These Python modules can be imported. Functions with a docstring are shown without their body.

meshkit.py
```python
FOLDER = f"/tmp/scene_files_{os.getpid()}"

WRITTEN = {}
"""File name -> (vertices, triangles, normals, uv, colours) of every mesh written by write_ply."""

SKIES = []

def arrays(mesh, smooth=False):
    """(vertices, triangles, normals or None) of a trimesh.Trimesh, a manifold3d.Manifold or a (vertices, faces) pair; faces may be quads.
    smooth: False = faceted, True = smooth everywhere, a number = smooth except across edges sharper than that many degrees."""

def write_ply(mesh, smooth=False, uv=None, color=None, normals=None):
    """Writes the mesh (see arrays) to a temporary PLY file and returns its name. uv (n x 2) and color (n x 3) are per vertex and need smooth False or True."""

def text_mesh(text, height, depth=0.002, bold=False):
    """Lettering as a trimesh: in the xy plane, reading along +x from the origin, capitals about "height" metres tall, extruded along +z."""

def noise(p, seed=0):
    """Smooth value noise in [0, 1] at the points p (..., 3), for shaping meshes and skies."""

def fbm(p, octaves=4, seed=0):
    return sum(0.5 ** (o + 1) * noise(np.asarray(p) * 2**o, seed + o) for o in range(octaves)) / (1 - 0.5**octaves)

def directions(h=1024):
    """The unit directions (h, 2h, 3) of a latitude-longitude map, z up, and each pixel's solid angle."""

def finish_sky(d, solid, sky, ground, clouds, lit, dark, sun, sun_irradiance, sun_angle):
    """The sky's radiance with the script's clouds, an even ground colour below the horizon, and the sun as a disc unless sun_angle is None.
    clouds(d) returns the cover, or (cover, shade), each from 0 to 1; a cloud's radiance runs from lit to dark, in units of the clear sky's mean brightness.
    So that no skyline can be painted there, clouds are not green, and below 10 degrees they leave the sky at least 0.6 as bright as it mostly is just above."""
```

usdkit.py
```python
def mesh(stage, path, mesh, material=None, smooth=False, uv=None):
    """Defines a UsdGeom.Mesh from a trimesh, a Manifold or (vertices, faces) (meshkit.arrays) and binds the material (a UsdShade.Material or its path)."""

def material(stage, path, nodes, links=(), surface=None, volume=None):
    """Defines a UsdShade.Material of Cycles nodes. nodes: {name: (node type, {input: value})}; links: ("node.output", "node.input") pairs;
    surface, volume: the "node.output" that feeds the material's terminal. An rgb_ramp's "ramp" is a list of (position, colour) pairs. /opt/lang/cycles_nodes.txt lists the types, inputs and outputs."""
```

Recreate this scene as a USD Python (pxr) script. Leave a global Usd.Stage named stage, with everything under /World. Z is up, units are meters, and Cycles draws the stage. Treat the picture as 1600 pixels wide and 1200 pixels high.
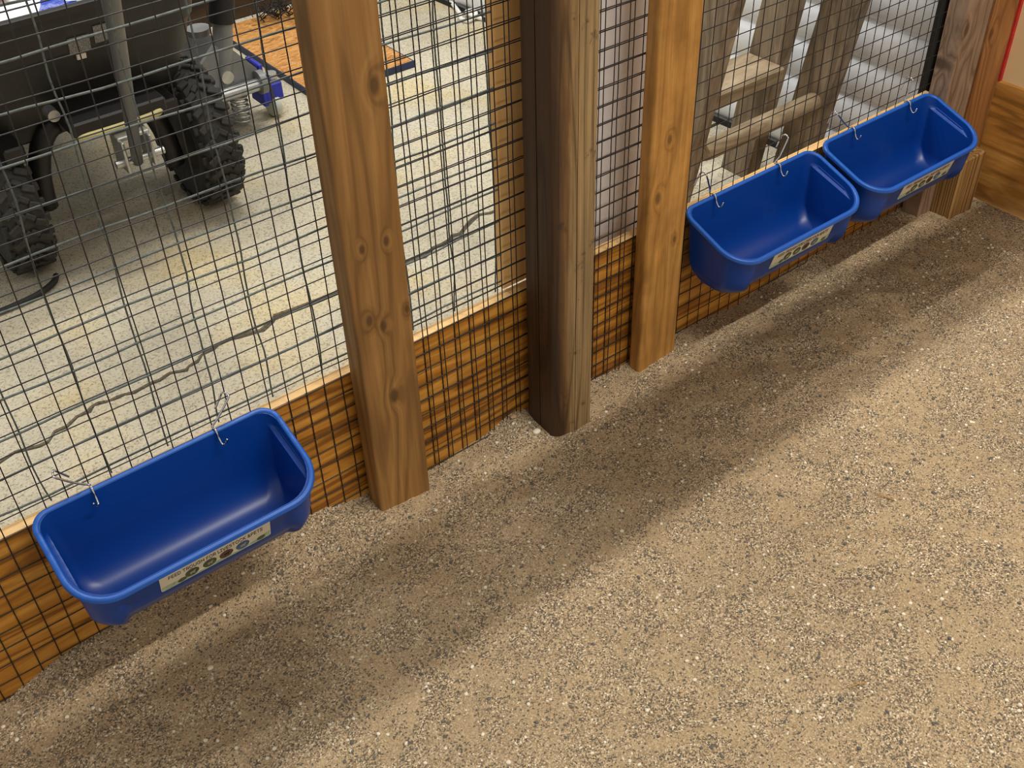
import math, random
import numpy as np, trimesh, manifold3d, usdkit, meshkit
import shapely.geometry as sg
from pxr import Usd, UsdGeom, UsdLux, Gf, Sdf

stage = Usd.Stage.CreateInMemory()
UsdGeom.SetStageUpAxis(stage, UsdGeom.Tokens.z)
UsdGeom.SetStageMetersPerUnit(stage, 1.0)
UsdGeom.Xform.Define(stage, '/World')
rnd = random.Random(7)
npr = np.random.RandomState(7)

# ------------------------------------------------------------------ camera, lights, exposure
CAM_POS = np.array([0.0, -1.11, 1.25])
FOCAL = 1716.6
RIGHT = np.array([0.78697, -0.61638, -0.02737])
DOWN = np.array([-0.41349, -0.49397, -0.76487])
FWD = np.array([0.45793, 0.61325, -0.64361])
cam = UsdGeom.Camera.Define(stage, '/World/camera')
cam.CreateHorizontalApertureAttr(36.0)
cam.CreateVerticalApertureAttr(27.0)
cam.CreateFocalLengthAttr(36.0 * FOCAL / 1600.0)
cam.CreateClippingRangeAttr(Gf.Vec2f(0.02, 100))
cam.CreateExposureAttr(0.0)
m4 = np.eye(4)
m4[0, :3], m4[1, :3], m4[2, :3], m4[3, :3] = RIGHT, -DOWN, -FWD, CAM_POS
UsdGeom.Xformable(cam).AddTransformOp().Set(Gf.Matrix4d(*m4.ravel().tolist()))

dome = UsdLux.DomeLight.Define(stage, '/World/ambient')
dome.CreateColorAttr(Gf.Vec3f(1.0, 0.95, 0.88))
dome.CreateIntensityAttr(0.19)


def rect_light(name, pos, sx, sy, inten, col, rx=0):
    l = UsdLux.RectLight.Define(stage, '/World/' + name)
    l.CreateWidthAttr(sx)
    l.CreateHeightAttr(sy)
    l.CreateIntensityAttr(inten)
    l.CreateColorAttr(Gf.Vec3f(*col))
    l.AddTranslateOp().Set(Gf.Vec3d(*pos))
    l.AddRotateXOp().Set(rx)
    return l


rect_light('aisle_light', (1.45, 0.90, 2.75), 1.8, 0.10, 74, (1.0, 0.96, 0.90))
rect_light('aisle_light_001', (0.95, 1.45, 2.75), 1.4, 0.10, 52, (0.95, 0.97, 1.0))
rect_light('pen_light', (1.30, -1.35, 2.65), 1.5, 0.05, 215, (1.0, 0.955, 0.88))

# ------------------------------------------------------------------ helpers
used = {}


def numbered(name, parent='/World'):
    k = (parent, name)
    n = used.get(k, 0)
    used[k] = n + 1
    return name if n == 0 else f'{name}_{n:03d}'


def tag(o, label=None, cat=None, group=None, kind=None):
    p = o.GetPrim() if hasattr(o, 'GetPrim') else o
    for k, v in (('label', label), ('category', cat), ('group', group), ('kind', kind)):
        if v:
            p.SetCustomDataByKey(k, v)
    return o


def obj(name, mesh, mat, parent=None, smooth=False, label=None, cat=None, group=None, kind=None):
    base = '/World' if parent is None else str(parent.GetPath())
    path = base + '/' + numbered(name, base)
    o = usdkit.mesh(stage, path, mesh, mat, smooth=smooth)
    return tag(o, label, cat, group, kind)


def thing(name, label, cat, loc=(0, 0, 0), group=None, kind=None):
    x = UsdGeom.Xform.Define(stage, '/World/' + numbered(name))
    x.AddTranslateOp().Set(Gf.Vec3d(*loc))
    return tag(x, label, cat, group, kind)


cat = trimesh.util.concatenate


def box(x0, x1, y0, y1, z0, z1):
    b = trimesh.creation.box((x1 - x0, y1 - y0, z1 - z0))
    b.apply_translation(((x0 + x1) / 2, (y0 + y1) / 2, (z0 + z1) / 2))
    return b


def rbox(x0, x1, y0, y1, z0, z1, c=0.002):
    """chamfered box"""
    c = min(c, (x1 - x0) * .45, (y1 - y0) * .45, (z1 - z0) * .45)
    p = []
    for sx in (0, 1):
        for sy in (0, 1):
            for sz in (0, 1):
                X, Y, Z = (x0, x1)[sx], (y0, y1)[sy], (z0, z1)[sz]
                dx, dy, dz = c * (1 - 2 * sx), c * (1 - 2 * sy), c * (1 - 2 * sz)
                p += [(X, Y + dy, Z + dz), (X + dx, Y, Z + dz), (X + dx, Y + dy, Z)]
    return trimesh.convex.convex_hull(np.array(p))


def man(mesh):
    return manifold3d.Manifold(manifold3d.Mesh(np.asarray(mesh.vertices, np.float32), np.asarray(mesh.faces, np.uint32)))


def unman(m):
    q = m.to_mesh()
    return trimesh.Trimesh(q.vert_properties[:, :3], q.tri_verts, process=False)


def tube(points, r, sides=8, cap=True):
    p = np.asarray(points, float)
    t = np.gradient(p, axis=0)
    t /= np.linalg.norm(t, axis=1, keepdims=True) + 1e-12
    a0 = np.array([0, 0, 1.0]) if abs(t[0][2]) < .9 else np.array([1.0, 0, 0])
    A = []
    a = np.cross(t[0], a0)
    for k in range(len(p)):
        a = a - t[k] * (a @ t[k])
        a /= np.linalg.norm(a) + 1e-12
        A.append(a)
    A = np.array(A)
    B = np.cross(t, A)
    r = np.broadcast_to(r, (len(p),))
    ang = np.arange(sides) * 2 * np.pi / sides
    v = p[:, None] + r[:, None, None] * (np.cos(ang)[None, :, None] * A[:, None] + np.sin(ang)[None, :, None] * B[:, None])
    i, j = np.meshgrid(np.arange(len(p) - 1), np.arange(sides), indexing='ij')
    q = np.stack([i * sides + j, i * sides + (j + 1) % sides, (i + 1) * sides + (j + 1) % sides, (i + 1) * sides + j], -1).reshape(-1, 4)
    f = np.vstack([q[:, [0, 1, 2]], q[:, [0, 2, 3]]])
    v = v.reshape(-1, 3)
    if cap:
        n = len(v)
        v = np.vstack([v, p[:1], p[-1:]])
        e = (len(p) - 1) * sides
        f = np.vstack([f, [[n, (k + 1) % sides, k] for k in range(sides)], [[n + 1, e + k, e + (k + 1) % sides] for k in range(sides)]])
    return trimesh.Trimesh(v, f, process=False)


def spline(pts, n=8):
    """Catmull-Rom through the points"""
    p = np.asarray(pts, float)
    p = np.vstack([2 * p[0] - p[1], p, 2 * p[-1] - p[-2]])
    out = []
    for k in range(1, len(p) - 2):
        for s in np.arange(n) / n:
            out.append(0.5 * (2 * p[k] + (p[k + 1] - p[k - 1]) * s + (2 * p[k - 1] - 5 * p[k] + 4 * p[k + 1] - p[k + 2]) * s * s + (3 * p[k] - p[k - 1] - 3 * p[k + 1] + p[k + 2]) * s ** 3))
    out.append(p[-2])
    return np.array(out)


def cyl(a, b, r, sides=24, r2=None):
    return tube([a, b], [r, r if r2 is None else r2], sides)


def loft(rings, closed_ends=True):
    n = len(rings[0])
    v = np.vstack(rings)
    f = []
    for i in range(len(rings) - 1):
        for j in range(n):
            a, b = i * n + j, i * n + (j + 1) % n
            f += [(a, b, b + n), (a, b + n, a + n)]
    if closed_ends:
        c0, c1 = len(v), len(v) + 1
        v = np.vstack([v, rings[0].mean(0), rings[-1].mean(0)])
        e = (len(rings) - 1) * n
        for j in range(n):
            f += [(c0, (j + 1) % n, j), (c1, e + j, e + (j + 1) % n)]
    m = trimesh.Trimesh(v, np.array(f), process=False)
    return m


# ------------------------------------------------------------------ materials
def lin(c):
    c = np.array(c, float) / 255.0
    return np.where(c <= 0.04045, c / 12.92, ((c + 0.055) / 1.055) ** 2.4).tolist()


def M(name, nodes, links, surface='p.BSDF'):
    return usdkit.material(stage, '/World/Looks/' + name, nodes, links, surface=surface)


def plain(name, col, rough=0.5, metal=0.0, var=0.12, scale=40, spec=0.5, bump=0.0):
    c = np.array(lin(col))
    nodes = {'g': ('geometry', {}), 'n': ('noise_texture', {'scale': scale, 'detail': 4}),
             'r': ('rgb_ramp', {'ramp': [(0.3, (c * (1 - var)).tolist()), (0.7, np.minimum(c * (1 + var), 1).tolist())]}),
             'p': ('principled_bsdf', {'roughness': rough, 'metallic': metal, 'specular_ior_level': spec})}
    links = [('g.position', 'n.vector'), ('n.fac', 'r.fac'), ('r.color', 'p.base_color')]
    if bump:
        nodes['b'] = ('bump', {'strength': bump, 'distance': 0.002})
        links += [('n.fac', 'b.height'), ('b.normal', 'p.normal')]
    return M(name, nodes, links)


def wood(name, dark, mid, light, axis='z', freq=70, low=(9, 9, 1.1), fine=(130, 130, 5), knots=(), rough=0.6,
         fine_amt=0.35, ring_amt=1.0, tint=None, tint_scale=3.0, bump=0.25, distort=0.25, spec=0.4):
    """grain rings as level sets of a stretched noise, bent round the knots"""
    ax = {'x': (2, 1, 0), 'y': (0, 2, 1), 'z': (0, 1, 2)}[axis]
    def s3(s):
        s = list(s)
        o = [0, 0, 0]
        for k in range(3):
            o[k] = s[ax[k]] if axis != 'y' else (s[0], s[2], s[1])[k]
        return o
    dark, mid, light = lin(dark), lin(mid), lin(light)
    nodes = {'g': ('geometry', {}),
             'm1': ('mapping', {'scale': s3(low)}), 'n1': ('noise_texture', {'scale': 1.0, 'detail': 2.5, 'roughness': 0.45, 'distortion': distort}),
             'm2': ('mapping', {'scale': s3(fine)}), 'n2': ('noise_texture', {'scale': 1.0, 'detail': 5, 'roughness': 0.65}),
             'n3': ('noise_texture', {'scale': tint_scale, 'detail': 4, 'roughness': 0.6}),
             'mul': ('math', {'math_type': 'multiply', 'value2': float(freq)}), 'sin': ('math', {'math_type': 'sine'}),
             'mr': ('map_range', {'from_min': -1.0, 'from_max': 1.0, 'to_min': 0.0, 'to_max': 1.0, 'clamp': True}),
             'rr': ('rgb_ramp', {'ramp': [(0.0, dark), (0.28, mid), (0.75, mid), (1.0, light)]}),
             'ra': ('mix', {'fac': 1 - ring_amt, 'color2': mid}),
             'fr': ('rgb_ramp', {'ramp': [(0.25, (1 - fine_amt,) * 3), (0.75, (1 + fine_amt * .35,) * 3)]}),
             'mx': ('mix', {'mix_type': 'multiply', 'fac': 1.0}),
             'tr': ('rgb_ramp', {'ramp': [(0.3, tint[0] if tint else (.75, .72, .68)), (0.7, tint[1] if tint else (1.12, 1.12, 1.12))]}),
             'tx': ('mix', {'mix_type': 'multiply', 'fac': 1.0}),
             'b': ('bump', {'strength': bump, 'distance': 0.0015}),
             'p': ('principled_bsdf', {'roughness': rough, 'specular_ior_level': spec})}
    links = [('g.position', 'm1.vector'), ('m1.vector', 'n1.vector'), ('g.position', 'm2.vector'), ('m2.vector', 'n2.vector'), ('g.position', 'n3.vector'),
             ('mul.value', 'sin.value1'), ('sin.value', 'mr.value'), ('mr.result', 'rr.fac'), ('rr.color', 'ra.color1'),
             ('n2.fac', 'fr.fac'), ('ra.color', 'mx.color1'), ('fr.color', 'mx.color2'),
             ('n3.fac', 'tr.fac'), ('mx.color', 'tx.color1'), ('tr.color', 'tx.color2'),
             ('n2.fac', 'b.height'), ('b.normal', 'p.normal')]
    field, colour = 'n1.fac', 'tx.color'
    for k, (kx, ky, kz, kr) in enumerate(knots):
        sc = [1 / kr, 1 / kr, 1 / kr]
        sc['xyz'.index(axis)] = 0.55 / kr
        if axis != 'y':
            sc[1] = 0.3 / kr
        nodes[f'km{k}'] = ('mapping', {'scale': sc, 'location': [-kx * sc[0], -ky * sc[1], -kz * sc[2]]})
        nodes[f'kl{k}'] = ('vector_math', {'math_type': 'length'})
        nodes[f'kr{k}'] = ('map_range', {'range_type': 'smoothstep', 'from_min': 0.0, 'from_max': 3.5, 'to_min': 0.10, 'to_max': 0.0, 'clamp': True})
        nodes[f'ka{k}'] = ('math', {'math_type': 'add'})
        nodes[f'kd{k}'] = ('map_range', {'range_type': 'smoothstep', 'from_min': 0.5, 'from_max': 1.5, 'to_min': 0.85, 'to_max': 0.0, 'clamp': True})
        nodes[f'kx{k}'] = ('mix', {'color2': (np.array(dark) * 0.5).tolist()})
        links += [('g.position', f'km{k}.vector'), (f'km{k}.vector', f'kl{k}.vector1'), (f'kl{k}.value', f'kr{k}.value'), (field, f'ka{k}.value1'), (f'kr{k}.result', f'ka{k}.value2'),
                  (f'kl{k}.value', f'kd{k}.value'), (f'kd{k}.result', f'kx{k}.fac'), (colour, f'kx{k}.color1')]
        field, colour = f'ka{k}.value', f'kx{k}.color'
    links += [(field, 'mul.value1'), (colour, 'p.base_color')]
    return M(name, nodes, links)


mat_post1 = wood('post_stain', (104, 72, 36), (146, 106, 56), (164, 124, 70), 'z', freq=60, low=(9, 9, .8), fine=(170, 170, 5), fine_amt=.30, ring_amt=.55,
                 knots=[(.609, -.045, .692, .007), (.564, -.045, .482, .004), (.600, -.045, .48, .004), (.560, -.045, .37, .005), (.58, -.045, .352, .005), (.583, -.045, .225, .007), (.62, -.045, .362, .004)])
mat_post3 = wood('post_stain_bright', (142, 98, 44), (182, 132, 64), (200, 150, 82), 'z', freq=70, low=(10, 10, 1.0), fine=(190, 190, 7), fine_amt=.32, ring_amt=.5,
                 knots=[(1.122, -.035, .442, .005), (1.104, -.035, .345, .006), (1.15, -.035, .25, .004)], tint_scale=14.0)
mat_board = wood('board_stain', (112, 64, 18), (194, 134, 50), (220, 164, 76), 'x', freq=26, low=(24, 24, 1.8), fine=(150, 150, 14), fine_amt=.30, ring_amt=.75,
                 tint_scale=7.0, tint=((.72, .64, .52), (1.12, 1.1, 1.08)), rough=.45, distort=.7)
mat_wallboard = wood('wall_board_stain', (136, 92, 40), (192, 138, 66), (212, 162, 90), 'y', freq=24, low=(20, 20, 2.0), fine=(140, 140, 12), fine_amt=.34, ring_amt=.75,
                     tint_scale=6.0, tint=((.72, .64, .52), (1.12, 1.1, 1.08)), rough=.5, distort=.7)
mat_fresh = wood('fresh_lumber', (226, 168, 98), (246, 198, 128), (250, 210, 150), 'z', freq=50, fine=(120, 120, 4), fine_amt=.14, ring_amt=.4, bump=.1)
mat_edge = wood('bare_edge', (206, 160, 96), (226, 186, 124), (236, 204, 150), 'x', freq=50, fine=(200, 200, 9), fine_amt=.2, ring_amt=.4, bump=.1)
mat_grey = wood('weathered_wood', (104, 90, 72), (148, 132, 110), (172, 158, 136), 'z', freq=60, low=(12, 12, 1.6), fine=(120, 120, 6), fine_amt=.42, ring_amt=.55, bump=.4, tint_scale=9, tint=((.7, .68, .66), (1.2, 1.18, 1.14)))
mat_greyx = wood('weathered_wood_flat', (112, 96, 74), (158, 140, 112), (184, 168, 140), 'x', freq=60, low=(12, 12, 1.6), fine=(120, 120, 6), fine_amt=.3, ring_amt=.4, bump=.3, tint_scale=14)
mat_post4 = wood('post_grey_brown', (100, 80, 64), (146, 120, 98), (168, 142, 120), 'z', freq=80, low=(12, 12, 2.2), fine=(150, 150, 6), fine_amt=.35, ring_amt=.6,
                 knots=[(1.87, -.02, .34, .006), (1.885, -.046, .41, .007)])
mat_post5 = wood('corner_post_stain', (112, 68, 34), (152, 102, 56), (168, 120, 72), 'z', freq=80, low=(10, 10, 1.2), fine=(150, 150, 5), fine_amt=.3, ring_amt=.6, knots=[(1.97, -.055, .38, .007)])
mat_block = wood('block_wood', (96, 66, 34), (150, 112, 62), (178, 140, 86), 'z', freq=150, low=(16, 16, .4), fine=(180, 180, 5), fine_amt=.3, ring_amt=.9)


def dark_post():
    n = {'g': ('geometry', {}), 'm1': ('mapping', {'scale': (26, 26, 2.6)}), 'n1': ('noise_texture', {'scale': 1.0, 'detail': 6, 'roughness': .68, 'distortion': .6}),
         'm2': ('mapping', {'scale': (170, 170, 5)}), 'n2': ('noise_texture', {'scale': 1.0, 'detail': 5, 'roughness': .65}),
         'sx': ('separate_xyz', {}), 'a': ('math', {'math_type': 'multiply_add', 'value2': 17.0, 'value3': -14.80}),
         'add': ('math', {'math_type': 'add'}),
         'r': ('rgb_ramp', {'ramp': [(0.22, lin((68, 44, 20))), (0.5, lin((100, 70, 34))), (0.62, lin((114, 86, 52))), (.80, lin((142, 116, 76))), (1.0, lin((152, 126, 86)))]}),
         'm3': ('mapping', {'scale': (9, 9, .55)}), 'n3': ('noise_texture', {'scale': 1.0, 'detail': 2}),
         'mul': ('math', {'math_type': 'multiply', 'value2': 64.0}), 'sin': ('math', {'math_type': 'sine'}),
         'rr': ('rgb_ramp', {'ramp': [(0.0, (.5, .46, .42)), (.12, (1, 1, 1)), (1, (1.08, 1.08, 1.08))]}),
         'mr': ('map_range', {'from_min': -1.0, 'from_max': 1.0, 'to_min': 0.0, 'to_max': 1.0, 'clamp': True}),
         'x1': ('mix', {'mix_type': 'multiply', 'fac': .8}),
         'fr': ('rgb_ramp', {'ramp': [(.28, (.5, .5, .5)), (.72, (1.2, 1.2, 1.2))]}), 'x2': ('mix', {'mix_type': 'multiply', 'fac': 1.0}),
         'n4': ('noise_texture', {'scale': 26.0, 'detail': 6, 'roughness': .7}), 'r4': ('rgb_ramp', {'ramp': [(.60, (0, 0, 0)), (.72, (1, 1, 1))]}),
         'x3': ('mix', {'color2': lin((44, 32, 20))}),
         'b': ('bump', {'strength': .4, 'distance': .002}), 'p': ('principled_bsdf', {'roughness': .6})}
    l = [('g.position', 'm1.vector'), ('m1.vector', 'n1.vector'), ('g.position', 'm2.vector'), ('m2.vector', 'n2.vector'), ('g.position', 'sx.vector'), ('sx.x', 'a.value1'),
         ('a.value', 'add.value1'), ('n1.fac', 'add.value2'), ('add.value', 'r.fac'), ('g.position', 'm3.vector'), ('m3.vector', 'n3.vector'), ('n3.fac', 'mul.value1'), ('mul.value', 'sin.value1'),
         ('sin.value', 'mr.value'), ('mr.result', 'rr.fac'), ('r.color', 'x1.color1'), ('rr.color', 'x1.color2'), ('n2.fac', 'fr.fac'), ('x1.color', 'x2.color1'), ('fr.color', 'x2.color2'),
         ('g.position', 'n4.vector'), ('n4.fac', 'r4.fac'), ('r4.color', 'x3.fac'), ('x2.color', 'x3.color1'),
         ('x3.color', 'p.base_color'), ('n2.fac', 'b.height'), ('b.normal', 'p.normal')]
    return M('dark_weathered_post', n, l)


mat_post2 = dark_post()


def sand():
    n = {'g': ('geometry', {}),
         'v': ('voronoi_texture', {'scale': 560.0, 'randomness': 1.0}), 'sc': ('separate_color', {}),
         'r': ('rgb_ramp', {'interpolate': False, 'ramp': [(0.0, lin((96, 86, 72))), (.12, lin((132, 117, 95))), (.30, lin((158, 138, 110))), (.50, lin((180, 158, 126))), (.74, lin((198, 175, 140))), (.90, lin((218, 198, 166))), (.97, lin((238, 228, 208)))]}),
         'v2': ('voronoi_texture', {'scale': 420.0, 'randomness': 1.0}), 'sc2': ('separate_color', {}),
         'cl': ('noise_texture', {'scale': 24.0, 'detail': 6, 'roughness': .68}), 'cr': ('map_range', {'from_min': .46, 'from_max': .66, 'to_min': 0.05, 'to_max': .24, 'clamp': True}),
         'lt': ('math', {'math_type': 'less_than'}),
         'mxg': ('mix', {'color2': lin((106, 97, 84))}),
         'fn': ('noise_texture', {'scale': 11.0, 'detail': 5, 'roughness': .65, 'distortion': 1.2}), 'fm': ('map_range', {'from_min': .44, 'from_max': .60, 'to_min': 0.0, 'to_max': .65, 'clamp': True}),
         'mxf': ('mix', {'color2': lin((184, 160, 124))}),
         'tn': ('noise_texture', {'scale': 2.2, 'detail': 3}), 'tr': ('rgb_ramp', {'ramp': [(.3, (.93, .93, .93)), (.7, (1.17, 1.17, 1.17))]}), 'tx': ('mix', {'mix_type': 'multiply', 'fac': 1.0}),
         'bn': ('noise_texture', {'scale': 240.0, 'detail': 4, 'roughness': .7}), 'ba': ('math', {'math_type': 'add'}),
         'b': ('bump', {'strength': .55, 'distance': .003}), 'p': ('principled_bsdf', {'roughness': .9, 'specular_ior_level': .2})}
    l = [('g.position', 'v.vector'), ('v.color', 'sc.color'), ('sc.r', 'r.fac'), ('g.position', 'v2.vector'), ('v2.color', 'sc2.color'), ('g.position', 'cl.vector'), ('cl.fac', 'cr.value'),
         ('sc2.r', 'lt.value1'), ('cr.result', 'lt.value2'), ('r.color', 'mxf.color1'), ('g.position', 'fn.vector'), ('fn.fac', 'fm.value'), ('fm.result', 'mxf.fac'),
         ('mxf.color', 'mxg.color1'), ('lt.value', 'mxg.fac'), ('g.position', 'tn.vector'), ('tn.fac', 'tr.fac'), ('mxg.color', 'tx.color1'), ('tr.color', 'tx.color2'),
         ('tx.color', 'p.base_color'), ('g.position', 'bn.vector'), ('bn.fac', 'ba.value1'), ('v.distance', 'ba.value2'), ('ba.value', 'b.height'), ('b.normal', 'p.normal')]
    return M('sand', n, l)


mat_sand = sand()


def concrete():
    n = {'g': ('geometry', {}),
         'a': ('noise_texture', {'scale': 2.4, 'detail': 6, 'roughness': .6}), 'ar': ('rgb_ramp', {'ramp': [(.3, lin((174, 167, 147))), (.5, lin((196, 188, 165))), (.7, lin((208, 202, 182)))]}),
         's': ('noise_texture', {'scale': 230.0, 'detail': 3, 'roughness': .7}), 'sr': ('rgb_ramp', {'ramp': [(.34, (.42, .40, .36)), (.46, (.92, .92, .92)), (.6, (1.02, 1.02, 1.02)), (.75, (1.1, 1.1, 1.1))]}),
         'x': ('mix', {'mix_type': 'multiply', 'fac': 1.0}),
         'v': ('voronoi_texture', {'scale': 70.0}), 'vr': ('rgb_ramp', {'ramp': [(.06, (1, 1, 1)), (.11, (0, 0, 0))]}),
         'gt': ('noise_texture', {'scale': 30.0, 'detail': 1}), 'gr': ('rgb_ramp', {'ramp': [(.58, (0, 0, 0)), (.62, (1, 1, 1))]}), 'gm': ('mix', {'mix_type': 'multiply', 'fac': 1.0}),
         'x2': ('mix', {'color2': lin((112, 102, 86))}),
         'y': ('noise_texture', {'scale': 5.0, 'detail': 5}), 'yr': ('rgb_ramp', {'ramp': [(.52, (1, 1, 1)), (.7, (1.04, .95, .74))]}), 'x3': ('mix', {'mix_type': 'multiply', 'fac': 1.0}),
         'b': ('bump', {'strength': .2, 'distance': .002}), 'p': ('principled_bsdf', {'roughness': .85, 'specular_ior_level': .25})}
    l = [('g.position', 'a.vector'), ('a.fac', 'ar.fac'), ('g.position', 's.vector'), ('s.fac', 'sr.fac'), ('ar.color', 'x.color1'), ('sr.color', 'x.color2'),
         ('g.position', 'v.vector'), ('v.distance', 'vr.fac'), ('g.position', 'gt.vector'), ('gt.fac', 'gr.fac'), ('vr.color', 'gm.color1'), ('gr.color', 'gm.color2'),
         ('gm.color', 'x2.fac'), ('x.color', 'x2.color1'), ('g.position', 'y.vector'), ('y.fac', 'yr.fac'), ('x2.color', 'x3.color1'), ('yr.color', 'x3.color2'),
         ('x3.color', 'p.base_color'), ('s.fac', 'b.height'), ('b.normal', 'p.normal')]
    return M('concrete', n, l)


mat_conc = concrete()
mat_grit = plain('crack_grit', (78, 74, 64), .95, var=.4, scale=200)
mat_blue = M('blue_plastic', {'g': ('geometry', {}), 'n': ('noise_texture', {'scale': 500.0, 'detail': 2}), 'p': ('principled_bsdf', {'base_color': lin((3, 58, 140)), 'roughness': .36, 'specular_ior_level': .5}),
                             'b': ('bump', {'strength': .04, 'distance': .001})}, [('g.position', 'n.vector'), ('n.fac', 'b.height'), ('b.normal', 'p.normal')])
mat_rim = plain('blue_rim', (14, 82, 170), .38, var=.05)
mat_wire = plain('black_wire', (24, 22, 24), .4)
mat_galv = plain('galvanised_wire', (86, 94, 90), .5, metal=.2, var=.3, scale=160)
mat_chrome = plain('chrome_wire', (205, 205, 208), .14, metal=1.0, var=.03)
mat_sticker = plain('sticker_paper', (214, 208, 190), .5, var=.05)
mat_sticker_green = plain('sticker_grass', (150, 172, 138), .5, var=.25, scale=160)
mat_ink = plain('sticker_ink', (42, 30, 26), .6)
mat_pic_a = plain('sticker_picture_green', (72, 82, 58), .5, var=.4, scale=500)
mat_pic_b = plain('sticker_picture_brown', (92, 66, 52), .5, var=.4, scale=500)
mat_pic_c = plain('sticker_picture_blue', (66, 96, 132), .5, var=.4, scale=500)
mat_pic_w = plain('sticker_picture_pale', (160, 150, 132), .5, var=.1)
mat_white = plain('white_panel', (247, 242, 238), .5, var=.03)
mat_metal_door = M('ribbed_metal', {'g': ('geometry', {}), 'm': ('mapping', {'scale': (4, 4, 14)}), 'n': ('noise_texture', {'scale': 1.0, 'detail': 3}),
                                    'r': ('rgb_ramp', {'ramp': [(.3, lin((224, 229, 234))), (.7, lin((244, 246, 248)))]}),
                                    'rr': ('rgb_ramp', {'ramp': [(.3, (.25,) * 3), (.7, (.45,) * 3)]}),
                                    'p': ('principled_bsdf', {'metallic': .0})},
                   [('g.position', 'm.vector'), ('m.vector', 'n.vector'), ('n.fac', 'r.fac'), ('r.color', 'p.base_color'), ('n.fac', 'rr.fac'), ('rr.color', 'p.roughness')])
mat_rubber = plain('black_rubber', (30, 30, 30), .75, var=.3)
mat_black = plain('black_strip', (14, 14, 15), .6)
mat_tyre = plain('tyre_rubber', (42, 42, 40), .7, var=.35, scale=90, bump=.3)
mat_tub = plain('black_poly', (31, 30, 27), .5, var=.3, scale=35)
mat_frame = plain('black_steel', (24, 23, 22), .5, var=.2)
mat_pole = plain('grey_paint', (64, 68, 77), .4, var=.08)
mat_steel = plain('bright_steel', (182, 184, 182), .3, metal=.8, var=.15)
mat_yellow = plain('worn_edge', (188, 178, 118), .5, var=.15)
mat_jackgrey = plain('jack_grey_paint', (120, 122, 122), .35, var=.08)
mat_jackblue = plain('jack_blue_paint', (28, 40, 165), .4, var=.1)
mat_caster = plain('caster_nylon', (190, 198, 190), .3, var=.1)
mat_print = plain('moulded_text', (112, 110, 104), .6, var=.7, scale=420)
mat_printw = plain('pale_moulded_text', (206, 200, 186), .6, var=.1)
mat_osb_edge = plain('painted_board_edge', (30, 44, 76), .6, var=.2)
mat_redline = plain('red_edge', (176, 34, 30), .6, var=.2)
mat_rope = plain('white_rope', (232, 230, 222), .8, var=.12, scale=300)
mat_straw = plain('straw', (178, 140, 78), .8)
mat_peb_w = plain('pebble_white', (232, 222, 200), .6, var=.12, scale=120)
mat_peb_d = plain('pebble_dark', (104, 101, 95), .8, var=.3, scale=120)
mat_peb_t = plain('pebble_tan', (192, 160, 122), .8, var=.25, scale=120)
mat_upper = plain('pale_upper_wall', (222, 192, 144), .7, var=.08, scale=8)
mat_darkbox = wood('dark_crate', (40, 28, 18), (62, 44, 26), (76, 56, 34), 'x', freq=30, fine_amt=.3)


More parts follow.
